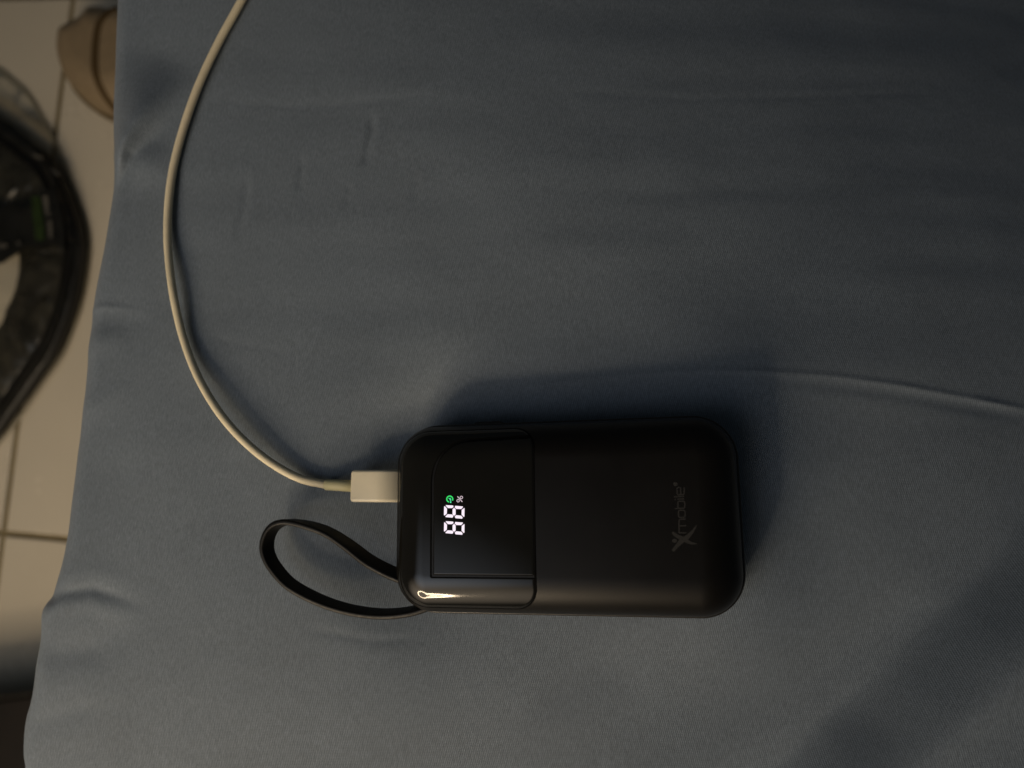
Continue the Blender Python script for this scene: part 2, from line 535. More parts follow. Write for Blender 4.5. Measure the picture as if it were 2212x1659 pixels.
def sheet_features(px, py):
    """relief of the sheet in millimetres"""
    z = np.zeros(px.shape)
    # broad softness of the bed
    z += 0.9 * nz1(px / 520 + 3.1, py / 430 + 7.7)
    z += 0.35 * nz2(px / 210 + 1.3, py / 170 + 2.2)
    # long soft pulls running across the upper right
    wr = smooth01((px - 900) / 700) * smooth01((950 - py) / 500)
    yy = py + 0.06 * (px - 1500) + 25 * nz3(px / 500, py / 300)
    z += wr * 0.50 * nz4(px / 900 + 5, yy / 75 + 9)
    z += 0.16 * nz3(px / 420 + 8, py / 60 + 4) * smooth01((1300 - py) / 600)
    # fine sharp wrinkles, branching at random
    w1 = 1 - np.abs(nz3(px / 230 + 0.35 * nz1(px / 90, py / 90) + 4, py / 120 + 0.4 * nz2(px / 110, py / 110) + 1))
    z += 0.045 * w1 ** 10 * smooth01(nz4(px / 260 + 2, py / 200) * 1.4)
    w2 = 1 - np.abs(nz2(px / 130 + 0.4 * nz3(px / 80, py / 80) + 14, py / 210 + 0.4 * nz1(px / 90, py / 90) + 21))
    z += 0.035 * w2 ** 12 * smooth01(nz1(px / 240 + 9, py / 190 + 3) * 1.4)
    z += 0.035 * nz4(px / 38, py / 30) + 0.012 * nz1(px / 11, py / 10)
    # diagonal pulls in the lower right
    q = (px * 0.56 + py * 0.83)
    r_ = (px * 0.83 - py * 0.56)
    wl = smooth01((px - 900) / 600) * smooth01((py - 1150) / 250)
    z += wl * 0.75 * nz2(r_ / 900 + 2, q / 95 + 4)
    # sheet shaped to sink towards the upper right, darkening that corner
    far = ((px - 1350) * 0.66 - (py - 700) * 0.75)
    z += -25 * np.clip(far / 900, 0, 2) ** 1.7
    # ridge shaped to give the dark band at the lower right
    d, t, s = seg_d(px, py, [(1480, 1990), (1640, 1810), (1830, 1620), (2157, 1305), (2420, 1040)])
    sd = d * s        # positive: to the lower right
    z += 19 * smooth01((sd + 84 + 6 * nz1(px / 160, py / 160)) / 168) - 2.5 * np.exp(-((sd + 130) / 90) ** 2)
    # thin crease above the power bank
    d, t, s = seg_d(px, py, [(930, 872), (1050, 850), (1180, 830), (1330, 812), (1480, 803), (1640, 803), (1800, 812), (1960, 832), (2100, 855), (2330, 895)])
    wob = 0.75 + 0.35 * nz1(px / 70, py / 70)
    z += 0.58 * np.exp(-(d / 6.5) ** 2) * fade(t, 0.05) * wob
    z += -0.36 * np.exp(-((d * s - 20) / 14) ** 2) * fade(t, 0.1) * smooth01((t - 0.45) / 0.3)
    z += 1.0 * np.exp(-(np.maximum(0, -d * s) / 130) ** 2) * (s < 0) * fade(t, 0.3) + 1.0 * np.exp(-(np.maximum(0, d * s) / 60) ** 2) * (s >= 0) * fade(t, 0.3)
    # short standing creases
    for pts, a, w in (([(806, 235), (803, 280), (792, 330), (780, 362)], 0.60, 9), ([(655, 330), (650, 370), (640, 418)], 0.36, 9),
                      ([(535, 365), (530, 420), (520, 480), (505, 530)], 0.40, 9), ([(905, 370), (890, 440)], 0.2, 10), ([(760, 390), (745, 450)], 0.2, 10),
                      ([(420, 210), (560, 226), (700, 230), (860, 212), (1000, 195)], 0.07, 9), ([(1020, 200), (1300, 186), (1500, 190), (1750, 165), (2000, 130), (2212, 118)], 0.10, 10),
                      ([(400, 720), (560, 752), (640, 770)], 0.09, 10), ([(640, 1352), (800, 1385), (950, 1380)], 0.22, 11)):
        d, t, s = seg_d(px, py, pts)
        z += -a * np.exp(-(d / w) ** 2) * fade(t, 0.3) + 0.15 * a * np.exp(-((d * s + 1.7 * w) / (1.4 * w)) ** 2) * fade(t, 0.3)
    # folds pinched at the bed's edge
    ua, ub = (px - 268) * 0.45 - (py - 325) * 0.893, (px - 268) * 0.893 + (py - 325) * 0.45
    prof = smooth01((ua + 90) / 125) * smooth01((230 - ua) / 170)
    wl_ = 34 + 0.30 * np.maximum(ua, 0)
    wr_s = 7 + 0.22 * np.maximum(ua, 0)
    z += 6.0 * prof * np.where(ub > 14, np.exp(-((ub - 14) / wr_s) ** 2), np.exp(-((ub - 14) / wl_) ** 2))
    z += 1.4 * np.exp(-(((px - 318) / 46) ** 2 + ((py - 352) / 40) ** 2))
    d, t, s = seg_d(px, py, [(170, 668), (225, 662), (290, 668), (350, 682)])
    z += 0.28 * np.exp(-(d / 7) ** 2) * smooth01((1 - t) / 0.8) - 0.3 * np.exp(-((d * s - 30) / 22) ** 2) * smooth01((1 - t) / 0.5)
    d, t, s = seg_d(px, py, [(150, 760), (215, 735), (290, 720)])
    z += 0.6 * np.exp(-(d / 24) ** 2) * smooth01((1 - t) / 0.6)
    d, t, s = seg_d(px, py, [(150, 900), (240, 850), (330, 840)])
    z += 0.45 * np.exp(-(d / 30) ** 2) * smooth01((1 - t) / 0.6)
    d, t, s = seg_d(px, py, [(80, 1312), (130, 1288), (200, 1278), (270, 1300), (330, 1325)])
    z += smooth01((1 - t) / 0.5) * (-0.55 * np.exp(-((d * s + 6) / 13) ** 2) + 0.35 * np.exp(-((d * s - 22) / 20) ** 2) + 0.25 * np.exp(-((d * s + 45) / 20) ** 2))
    d, t, s = seg_d(px, py, [(80, 1560), (170, 1535), (260, 1545)])
    z += -0.4 * np.exp(-(d / 32) ** 2) * smooth01((1 - t) / 0.6)
    d, t, s = seg_d(px, py, [(130, 1410), (210, 1400), (300, 1330)])
    z += -0.8 * np.exp(-(d / 40) ** 2) * smooth01((1 - t) / 0.6)
    return z * 0.001


def rr_sdf(x, y, hx, hy, r):
    qx, qy = np.abs(x) - hx + r, np.abs(y) - hy + r
    return np.hypot(np.maximum(qx, 0), np.maximum(qy, 0)) + np.minimum(np.maximum(qx, qy), 0) - r


BR = 0.0142                                  # corner radius of the power bank


def build_sheet():
    y0, y1 = -0.235, 0.215
    ny = 760
    ys = np.linspace(y0, y1, ny)
    xe = np.interp(ys, ecy, ecx)
    # rounded roll at the edge, then the top
    us = np.concatenate([ROLL * (1 - np.sin(np.linspace(0, math.pi / 2, 12)[::-1]))[:-1] if False else [],
                         np.arange(0, 0.47, 0.00062)])
    nu = len(us)
    X = xe[:, None] + us[None, :]
    Y = np.repeat(ys[:, None], nu, 1)
    U = np.repeat(us[None, :], ny, 0)
    px, py = to_px(X, Y, np.zeros_like(X))
    Z = sheet_features(px, py)
    # the power bank presses its own plane into the sheet
    dx, dy = X - BANK_C.x, Y - BANK_C.y
    base = BANK_C - EZ * T_DN
    zb = base.z - ((X - base.x) * EZ.x + (Y - base.y) * EZ.y) / EZ.z
    lx = dx * EX.x + dy * EX.y; ly = dx * EY.x + dy * EY.y
    sd = rr_sdf(lx, ly, BANK_L / 2 - 0.003, BANK_W / 2 - 0.003, BR)
    w = np.exp(-(np.maximum(sd, 0) / 0.020) ** 2)
    Z = Z * (1 - w) + (zb - 0.0004) * w
    # roll over the edge
    k = np.clip(1 - U / ROLL, 0, 1)
    Z = Z * smooth01(U / 0.006 + 0.35) - ROLL * (1 - np.sqrt(np.maximum(0, 1 - k ** 2)))
    # hanging side
    hz = np.array([-0.004, -0.012, -0.03, -0.06, -0.10, -0.15, -0.20, -0.25])
    wob = 0.004 * nz1(ys * 30 + 2, ys * 0 + 1.5)
    HX = xe[:, None] + 0.0006 * 0 + (hz[None, ::-1] / -0.25) * (0.006 + wob[:, None])
    HZ = np.repeat(hz[None, ::-1], ny, 0) - ROLL
    HY = np.repeat(ys[:, None], len(hz), 1)
    X = np.concatenate([HX, X], 1); Y = np.concatenate([HY, Y], 1); Z = np.concatenate([HZ, Z], 1)
    ny_, nx_ = X.shape
    co = np.stack([X, Y, Z], -1).reshape(-1, 3).astype(np.float32)
    idx = np.arange(ny_ * nx_).reshape(ny_, nx_)
    q = np.stack([idx[:-1, :-1], idx[:-1, 1:], idx[1:, 1:], idx[1:, :-1]], -1).reshape(-1, 4)
    me = bpy.data.meshes.new("bed_sheet")
    me.vertices.add(len(co)); me.vertices.foreach_set("co", co.ravel())
    me.loops.add(q.size); me.loops.foreach_set("vertex_index", q.ravel().astype(np.int32))
    me.polygons.add(len(q))
    me.polygons.foreach_set("loop_start", np.arange(0, q.size, 4, dtype=np.int32))
    me.polygons.foreach_set("use_smooth", np.ones(len(q), dtype=bool))
    me.update(calc_edges=True); me.validate()
    me.materials.append(M_sheet)
    o = bpy.data.objects.new("bed_sheet", me); COL.objects.link(o)
    return o


sheet = tag(build_sheet(), "slate blue cotton bed sheet, softly creased, falling over the bed's edge above the tiles", "bed sheet")

# ------------------------------------------------------------------ power bank
BMW = Matrix.Translation(BANK_C) @ Matrix((EX, EY, EZ)).transposed().to_4x4()
bank = empty("power_bank", mw=BMW)
tag(bank, "black power bank with lit percentage display on the blue sheet", "power bank")
HX_, HY_ = BANK_L / 2, BANK_W / 2
TOPW = 0.0128                                # width of the rounded shoulder


def ztop(x, y):
    d = -rr_sdf(np.asarray(x, float), np.asarray(y, float), HX_ - 0.0007, HY_ - 0.0007, BR - 0.0007)
    k = np.clip(1 - d / TOPW, 0, 1)
    sh = (1 - k ** 2.1) ** (1 / 2.1)
    crown = 0.0007 * np.clip(1 - (np.asarray(x) / HX_) ** 2, 0, 1) * np.clip(1 - (np.asarray(y) / HY_) ** 2, 0, 1)
    return 0.0008 + (T_UP - 0.0015) * sh + crown


def rr_loop(hx, hy, r, n=20, m=14):
    """points round a rounded rectangle; n per corner, m per side"""
    out = []
    r = max(r, 1e-5)
    c = [(hx - r, hy - r, 0), (-hx + r, hy - r, 90), (-hx + r, -hy + r, 180), (hx - r, -hy + r, 270)]
    for q in range(4):
        cx, cy, a0 = c[q]
        for k in range(n + 1):
            a = math.radians(a0 + 90 * k / n)
            out.append((cx + r * math.cos(a), cy + r * math.sin(a)))
        nx_, ny_, a1 = c[(q + 1) % 4]
        ax, ay = out[-1]
        b = math.radians(a1)
        bx, by = nx_ + r * math.cos(b), ny_ + r * math.sin(b)
        for k in range(1, m):
            out.append((ax + (bx - ax) * k / m, ay + (by - ay) * k / m))
    return out


def loft(rings):
    v, f = [], []
    m = len(rings[0])
    for r in rings:
        v += r
    for i in range(len(rings) - 1):
        for k in range(m):
            k2 = (k + 1) % m
            f.append((i * m + k, i * m + k2, (i + 1) * m + k2, (i + 1) * m + k))
    return v, f, m


# lower shell
rings = []
inner = rr_loop(HX_ - 0.012, HY_ - 0.012, 0.0030)
rings.append([(x, y, -T_DN) for x, y in inner])
for k in range(9):
    a = math.pi / 2 * k / 8
    ins = 0.0075 * (1 - math.sin(a)); zz = -T_DN + 0.0085 * (1 - math.cos(a))
    rings.append([(x, y, zz) for x, y in rr_loop(HX_ - ins, HY_ - ins, BR - ins)])
for ins, zz in ((0.0, -0.0006), (0.00012, -0.0001), (0.0005, 0.00015), (0.0011, 0.00018), (0.0012, -0.0006)):
    rings.append([(x, y, zz) for x, y in rr_loop(HX_ - ins, HY_ - ins, BR - ins)])
v, f, m = loft(rings)
f.append(tuple(reversed(range(m))))
mesh_obj("lower_shell", v, f, M_rim, bank)

# upper shell: shoulder rings then inner cap
rings = []
for ins, zz in ((0.0013, -0.0005), (0.00115, 0.0002)):
    rings.append([(x, y, zz) for x, y in rr_loop(HX_ - ins, HY_ - ins, BR - ins)])
for k in range(0, 34):
    ins = 0.0007 + 0.0003 + 0.0125 * (k / 33) ** 1.7
    rings.append([(x, y, float(ztop(x, y))) for x, y in rr_loop(HX_ - ins, HY_ - ins, max(BR - ins, 0.0006))])
last = rr_loop(HX_ - 0.0135, HY_ - 0.0135, 0.0007)
for k in range(1, 16):
    s = 1 - k / 16
    rings.append([(x * (s if True else 1) , y * s, float(ztop(x * s, y * s))) for x, y in last])
v, f, m = loft(rings)
f.append(tuple(len(v) - m + k for k in range(m)))
mesh_obj("upper_shell", v, f, M_body, bank)

# seam line between the shells: a thin raised bead
seam = [(x, y, 0.0009) for x, y in rr_loop(HX_ - 0.00155, HY_ - 0.00155, BR - 0.00155)]
vv, ff = sweep(seam, lambda i, s: circ(0.00028, 6), closed=True)
mesh_obj("seam_bead", vv, ff, M_rim, bank)

# glossy display panel
PX0 = -HX_ + 0.0030
PX1 = on_bank(1153, 1120, T_UP)[0]
PCX, PHX = (PX0 + PX1) / 2, (PX1 - PX0) / 2
PHY = HY_ - 0.0030


def panel_sdf(x, y):
    x = np.asarray(x, float) - PCX; y = np.asarray(y, float)
    r = np.where(x < 0, BR - 0.0030, 0.0072)
    qx, qy = np.abs(x) - PHX + r, np.abs(y) - PHY + r
    return np.hypot(np.maximum(qx, 0), np.maximum(qy, 0)) + np.minimum(np.maximum(qx, qy), 0) - r


gx, _ = on_bank(934, 1100, T_UP)
_, gy = on_bank(1040, 1245, T_UP)
tlx, tly = on_bank(1010, 950, T_UP)
gpath = [(PX1 + 0.01, gy), (gx, gy), (gx, on_bank(934, 1040, T_UP)[1])]
for k in range(1, 9):
    a = math.pi / 2 * k / 8
    ry = tly - gpath[2][1]
    rx = tlx - gx
    gpath.append((gx + rx * (1 - math.cos(a)), gpath[2][1] + ry * math.sin(a)))
gpath.append((PX1 + 0.01, tly + 0.0008))


def zpanel(x, y):
    sd = panel_sdf(x, y)
    edge = np.clip(-sd / 0.0007, 0, 1)
    z = ztop(x, y) + 0.00028 * np.sqrt(np.maximum(0, 1 - (1 - edge) ** 2)) - 0.00006
    d, t, s = seg_d(np.asarray(x, float), np.asarray(y, float), gpath)
    amp = np.where(t > 0.86, np.clip((1 - t) / 0.14, 0, 1), 1.0)
    inside = d * s
    g = np.exp(-(d / 0.00042) ** 4)
    return z - 0.00030 * g * amp


def grid_clip(x0, x1, y0, y1, step, sdf):
    nx = int((x1 - x0) / step) + 3; ny = int((y1 - y0) / step) + 3
    xs = x0 - step + np.arange(nx) * step; ys = y0 - step + np.arange(ny) * step
    X, Y = np.meshgrid(xs, ys)
    S = sdf(X, Y)
    ins = S < 0
    cell = ins[:-1, :-1] | ins[1:, :-1] | ins[:-1, 1:] | ins[1:, 1:]
    for _ in range(3):
        S = sdf(X, Y); e = 1e-6
        gxx = (sdf(X + e, Y) - sdf(X - e, Y)) / (2 * e); gyy = (sdf(X, Y + e) - sdf(X, Y - e)) / (2 * e)
        mv = np.where(S > 0, S, 0)
        X = X - gxx * mv; Y = Y - gyy * mv
    idx = np.arange(X.size).reshape(X.shape)
    a, b, c, d = idx[:-1, :-1][cell], idx[:-1, 1:][cell], idx[1:, 1:][cell], idx[1:, :-1][cell]
    q = np.stack([a, b, c, d], -1)
    used = np.unique(q)
    remap = -np.ones(X.size, int); remap[used] = np.arange(len(used))
    return X.ravel()[used], Y.ravel()[used], remap[q]


gxs, gys, gq = grid_clip(PX0, PX1, -PHY, PHY, 0.00022, panel_sdf)
gz = zpanel(gxs, gys)
panel = mesh_obj("display_panel", np.stack([gxs, gys, gz], -1).tolist(), gq.tolist(), M_gloss, bank)
panel.data.materials.append(M_gap)
gm, _, _ = seg_d(np.array([gxs[q].mean() for q in gq]), np.array([gys[q].mean() for q in gq]), gpath)
panel.data.polygons.foreach_set('material_index', (gm < 0.00062).astype(np.int32))

# dark gap round the panel
loop = rr_loop(PHX, PHY, 0.0072, 20, 30)
lp = []
for x, y in loop:
    for _ in range(6):
        s = float(panel_sdf(x + PCX, y)); e = 1e-6
        gxx = float(panel_sdf(x + PCX + e, y) - panel_sdf(x + PCX - e, y)) / (2 * e)
        gyy = float(panel_sdf(x + PCX, y + e) - panel_sdf(x + PCX, y - e)) / (2 * e)
        x -= gxx * s; y -= gyy * s
    e = 1e-6
    gxx = float(panel_sdf(x + PCX + e, y) - panel_sdf(x + PCX - e, y)) / (2 * e)
    gyy = float(panel_sdf(x + PCX, y + e) - panel_sdf(x + PCX, y - e)) / (2 * e)
    lp.append((x + PCX, y, gxx, gyy))
v, f = [], []
for i, (x, y, nx_, ny_) in enumerate(lp):
    wdt = 0.00030 + 0.00030 * max(0, nx_)
    for o_, hz in ((-0.0002, 0.00003), (0, 0.00009), (wdt * 0.8, 0.00009), (wdt, -0.0001)):
        xx, yy = x + nx_ * o_, y + ny_ * o_
        v.append((xx, yy, float(ztop(xx, yy)) + hz))
n = len(lp)
for i in range(n):
    j = (i + 1) % n
    for k in range(3):
        f.append((i * 4 + k, i * 4 + k + 1, j * 4 + k + 1, j * 4 + k))
mesh_obj("panel_gap", v, f, M_gap, bank)


# ---- lettering: flat print mapped on to the top
def s2p(sx, sy):
    return sx * FW / 4032.0, sy * FW / 4032.0


def top_pt(sx, sy, lift, zf=ztop):
    px, py = s2p(sx, sy)
    z = T_UP
    for _ in range(4):
        x, y = on_bank(px, py, z)
        z = float(zf(x, y)) + lift
    return (x, y, z)


def flat_poly(name, polys, mat, parent, lift, zf=ztop):
    v, f = [], []
    for poly in polys:
        b = len(v)
        v += [top_pt(x, y, lift, zf) for x, y in poly]
        f.append(tuple(range(b, b + len(poly))))
    return mesh_obj(name, v, f, mat, parent, False)


def strip(pts, w, closed=False):
    """quads along a polyline (2-D)"""
    P = [np.array(p, float) for p in pts]
    n = len(P); out = []
    nrm = []
    for i in range(n):
        if closed:
            a, c = P[i - 1], P[(i + 1) % n]
        else:
            a, c = P[max(0, i - 1)], P[min(n - 1, i + 1)]
        t = c - a; t /= np.linalg.norm(t) + 1e-9
        nrm.append(np.array((-t[1], t[0])))
    for i in range(n if closed else n - 1):
        j = (i + 1) % n
        out.append([P[i] + nrm[i] * w / 2, P[i] - nrm[i] * w / 2, P[j] - nrm[j] * w / 2, P[j] + nrm[j] * w / 2])
    return out


def rloop(x0, x1, y0, y1, r, n=5):
    out = []
    for (cx, cy, a0) in ((x1 - r, y1 - r, 0), (x0 + r, y1 - r, 90), (x0 + r, y0 + r, 180), (x1 - r, y0 + r, 270)):
        for k in range(n + 1):
            a = math.radians(a0 + 90 * k / n)
            out.append((cx + r * math.cos(a), cy + r * math.sin(a)))
    return out


# display digits (measured in an enlarged crop)
DF, DOX, DOY = 6.635, 1690, 1900


def dpx(p):
    return (p[0] / DF + DOX, p[1] / DF + DOY)


segs = [[(430, 590), (625, 600), (634, 638), (600, 667), (492, 667), (450, 627)],
        [(680, 608), (880, 625), (882, 640), (840, 692), (710, 690), (667, 650)],
        [(390, 625), (412, 620), (465, 682), (460, 812), (405, 862), (385, 850)],
        [(650, 658), (690, 700), (690, 832), (650, 870), (611, 832), (611, 700)],
        [(916, 663), (922, 672), (920, 890), (900, 897), (845, 837), (850, 715)],
        [(480, 828), (600, 835), (632, 870), (612, 917), (430, 902), (423, 887)],
        [(700, 853), (840, 865), (878, 922), (860, 944), (690, 932), (667, 893)]]
for dy in (0, 420):
    dg = None
    for sg in segs:
        o = flat_poly("digit_segment", [[dpx((x, y + dy)) for x, y in sg]], M_seg, panel, 0.00006, zpanel)
circle = lambda cx, cy, r, n=18, a0=0, a1=360: [(cx + r * math.cos(math.radians(a0 + (a1 - a0) * k / n)), cy + r * math.sin(math.radians(a0 + (a1 - a0) * k / n))) for k in range(n + (0 if a1 - a0 == 360 else 1))]
polys = []
for c in ((840, 390), (755, 476)):
    polys += strip(circle(c[0], c[1], 33), 17, True)
polys += strip([(738, 362), (865, 505)], 21)
flat_poly("percent_sign", [[dpx(p) for p in q] for q in polys], M_pct, panel, 0.00006, zpanel)
polys = strip(circle(537, 432, 78, 26, 105, 388), 32)
flat_poly("charging_ring", [[dpx(p) for p in q] for q in polys], M_grn, panel, 0.00006, zpanel)
flat_poly("charging_bolt", [[dpx(p) for p in q] for q in ([(500, 400), (530, 415), (552, 392), (556, 415), (580, 438), (560, 452), (545, 462), (535, 440), (505, 420)],
                                                       [(545, 462), (572, 458), (576, 500), (550, 496)], [(542, 502), (578, 506), (576, 534), (540, 530)])], M_cyn, panel, 0.00006, zpanel)

# logo
LF, LOX, LOY = 4.1475, 2550, 1850


def lpx(p):
    return (p[0] / LF + LOX, p[1] / LF + LOY)


# figure drawn as two tapering strokes and a dot
def taper(pts, ws):
    P = catmull(pts, 5)
    W = np.interp(np.linspace(0, 1, len(P)), np.linspace(0, 1, len(ws)), ws)
    out = []
    nr = []
    for i in range(len(P)):
        t = P[min(i + 1, len(P) - 1)] - P[max(0, i - 1)]; t /= np.linalg.norm(t)
        nr.append(np.array((-t[1], t[0])))
    for i in range(len(P) - 1):
        out.append([P[i] + nr[i] * W[i] / 2, P[i] - nr[i] * W[i] / 2, P[i + 1] - nr[i + 1] * W[i + 1] / 2, P[i + 1] + nr[i + 1] * W[i + 1] / 2])
    return out


fig1 = taper([(408, 1325), (470, 1255), (550, 1165), (640, 1105), (730, 1010), (803, 903)], [46, 60, 78, 80, 46, 10])
fig2 = taper([(402, 1018), (470, 1075), (560, 1120), (640, 1165), (720, 1200), (808, 1203)], [36, 58, 70, 56, 44, 8])
flat_poly("logo_figure", [[lpx(p) for p in q] for q in fig1], M_print, bank, 0.00003)
flat_poly("logo_figure", [[lpx(p) for p in q] for q in fig2], M_print, bank, 0.00004)
flat_poly("logo_dot", [[lpx((440 + 40 * math.cos(a), 1157 + 33 * math.sin(a))) for a in np.linspace(0, 2 * math.pi, 17)[:-1]]], M_print, bank, 0.00003)
SW = 21
letters = {
    'm': strip([(633, 1028), (517, 1028)], SW) + strip([(515, 1036), (511, 860), (514, 825), (526, 808), (622, 803)], SW) + strip([(512, 916), (630, 911)], SW),
    'o': strip(rloop(504, 612, 660, 775, 26), SW, True),
    'b': strip(rloop(495, 606, 512, 628, 26), SW, True) + strip([(500, 628), (443, 632)], SW),
    'i': strip([(487, 478), (597, 473)], SW) + strip([(440, 481), (461, 480)], SW),
    'l': strip([(430, 439), (600, 433)], SW),
    'e': strip([(541, 402), (539, 288), (497, 286), (483, 297), (480, 312), (480, 380), (485, 397), (500, 405), (575, 405), (592, 398), (598, 380), (597, 285)], SW)}
for ch in letters:
    flat_poly("logo_letter", [[lpx(p) for p in q] for q in letters[ch]], M_print, bank, 0.00003)
flat_poly("registered_mark", [[lpx((453 + 34 * math.cos(a), 232 + 34 * math.sin(a))) for a in np.linspace(0, 2 * math.pi, 17)[:-1]]], M_print, bank, 0.00003)

# side button on the far long side
bv, bf = sweep([(-0.030, HY_ - 0.0002, -0.003), (-0.029, HY_ + 0.0003, -0.003), (-0.021, HY_ + 0.0003, -0.003), (-0.020, HY_ - 0.0002, -0.003)],
               lambda i, s: rrect_sec(0.0010, 0.0045, 0.0004, 3))
mesh_obj("side_button", bv, bf, M_rim, bank)

# strap loop: flat black cable leaving the left end
sp = [(905, 1262, 11.5), (868, 1246, 11.5), (835, 1232, 11.3), (795, 1210, 11), (750, 1176, 10.5), (705, 1148, 10), (655, 1132, 9.5), (616, 1128, 9.2), (590, 1141, 9),
      (577, 1170, 8.6), (580, 1200, 8.3), (597, 1230, 8), (630, 1264, 7.8), (690, 1296, 7.6), (755, 1317, 7.6), (825, 1326, 8), (890, 1320, 9), (945, 1302, 10)]
spath = catmull([tuple(at(a, b, c * 0.001)) for a, b, c in sp], 8)
leans = np.interp(np.linspace(0, 1, len(spath)), [0, 0.2, 0.33, 0.45, 0.55, 0.62, 0.8, 1], [-40, -34, -14, 16, 34, 30, 20, 14])


def strap_sec(i, s):
    a = math.radians(-leans[i])
    c, d = math.cos(a), math.sin(a)
    return [(x * c - y * d, x * d + y * c) for x, y in rrect_sec(0.0020, 0.0054, 0.0008, 4)]


v, f = sweep(spath, strap_sec)
strap = mesh_obj("strap_loop", v, f, M_rubber, None)
strap.parent = bank
strap.matrix_parent_inverse = BMW.inverted()

# ------------------------------------------------------------------ charging cable
plug_z = -0.0012
p0 = Vector((*on_bank(764, 1050, plug_z), plug_z))
p1 = Vector((-HX_ + 0.0004, on_bank(862, 1050, plug_z)[1], plug_z))
ptop = on_bank(812, 1016, plug_z); pbot = on_bank(812, 1084, plug_z)
PW = ptop[1] - pbot[1]
print("plug width", PW, "len", (p1 - p0).length)
cable = empty("charging_cable", loc=tuple(BMW @ p0))
tag(cable, "white charging cable curving over the sheet into the power bank", "cable")


def own(o, parent):
    """keep world coordinates of a part when parenting"""
    o.parent = parent
    o.matrix_parent_inverse = Matrix.Translation(parent.location).inverted()
    return o


path = []
nP = 14
dirp = (p1 - p0)
secs = []
for k, (t, sc2) in enumerate(((0, 0.86), (0.012, 0.93), (0.03, 0.975), (0.06, 1.0), (0.5, 1.0), (1.0, 1.0))):
    path.append(tuple(BMW @ (p0 + dirp * t)))
    secs.append(sc2)
v, f = sweep(path, lambda i, s: rrect_sec(PW + 0.0002 - 0.0024 * (1 - secs[i]) * 3, 0.0056 - 0.0024 * (1 - secs[i]) * 3, 0.0011 * secs[i], 7), ref=tuple(EZ))
own(mesh_obj("plug_housing", v, f, M_white), cable)
# metal tip inside the port
v, f = sweep([tuple(BMW @ (p1 + Vector((-0.0002, 0, 0)))), tuple(BMW @ (p1 + Vector((0.006, 0, 0))))], lambda i, s: rrect_sec(0.0084, 0.0026, 0.0012, 4), ref=tuple(EZ))
own(mesh_obj("plug_tip", v, f, principled("plug_steel", (0.5, 0.5, 0.5), 0.3, 0.5, Metallic=1.0)), cable)
w0 = BMW @ p0
relief_end = None
zc = w0.z
pr = on_bank(704, 1047, plug_z)
wr_ = BMW @ Vector((pr[0], pr[1], plug_z))
rp_ = [tuple(w0 + (w0 - wr_) * 0.02), tuple(w0 * 0.5 + wr_ * 0.5), tuple(wr_ + (w0 - wr_) * 0.03), tuple(wr_)]
rr_ = [0.00215, 0.00205, 0.00200, 0.00188]
v, f = sweep(rp_, lambda i, s: circ(rr_[i], 24))
own(mesh_obj("strain_relief", v, f, M_relief), cable)
zw = wr_.z * 1000
cp = [(704, 1047, zw), (655, 1036, zw + 0.9), (610, 1015, zw + 2.0), (560, 981, zw + 3.0), (510, 935, zw + 3.6), (466, 880, zw + 3.4), (426, 810, zw + 2.2), (396, 730, zw - 0.2), (377, 650, 4.4), (367, 580, 2.8),
      (362, 510, 1.9), (365, 430, 1.7), (377, 350, 1.6), (401, 262, 1.6), (433, 175, 1.6), (473, 90, 1.6), (518, 8, 1.6), (560, -70, 1.6), (620, -180, 1.6), (700, -300, 1.6)]
print("zw", zw)
cpath = catmull([tuple(at(a, b, c * 0.001)) for a, b, c in cp], 10)
cpath[0] = np.array(wr_ + (w0 - wr_) * 0.06)
# lay the cable on the sheet where it touches
cx_, cy_ = cpath[:, 0], cpath[:, 1]
ppx, ppy = to_px(cx_, cy_, np.zeros_like(cx_))
hs = sheet_features(ppx, ppy)
need = np.maximum(cpath[:, 2], hs + 0.0014)
kern = np.hanning(31); kern /= kern.sum()
need = np.convolve(np.pad(need, 15, mode='edge'), kern, mode='valid')
blend = smooth01(np.arange(len(need)) / 40.0)
cpath[:, 2] = cpath[:, 2] * (1 - blend) + need * blend
pxd = catmull([(a, b) for a, b, c in cp], 10)
for i_ in range(1, len(cpath)):
    q_ = at(pxd[i_][0], pxd[i_][1], cpath[i_, 2])
    cpath[i_, 0], cpath[i_, 1] = q_.x, q_.y
v, f = sweep(cpath, lambda i, s: circ(0.00152, 20))
own(mesh_obj("cable_sleeve", v, f, M_cable), cable)

# ------------------------------------------------------------------ things on the floor
def floor_poly(src, z, f=1.0):
    return np.array([tuple(at(*s2p(x, y), z))[:2] for x, y in src])


def poly_sdf(X, Y, poly):
    d = np.full(X.shape, 1e9); ins = np.zeros(X.shape, bool)
    n = len(poly)
    for i in range(n):
        ax, ay = poly[i]; bx, by = poly[(i + 1) % n]
        dx, dy = bx - ax, by - ay
        t = np.clip(((X - ax) * dx + (Y - ay) * dy) / (dx * dx + dy * dy + 1e-15), 0, 1)
        d = np.minimum(d, np.hypot(X - ax - t * dx, Y - ay - t * dy))
        c = ((ay > Y) != (by > Y)) & (X < (bx - ax) * (Y - ay) / (by - ay + 1e-15) + ax)
        ins ^= c
    return np.where(ins, -d, d)


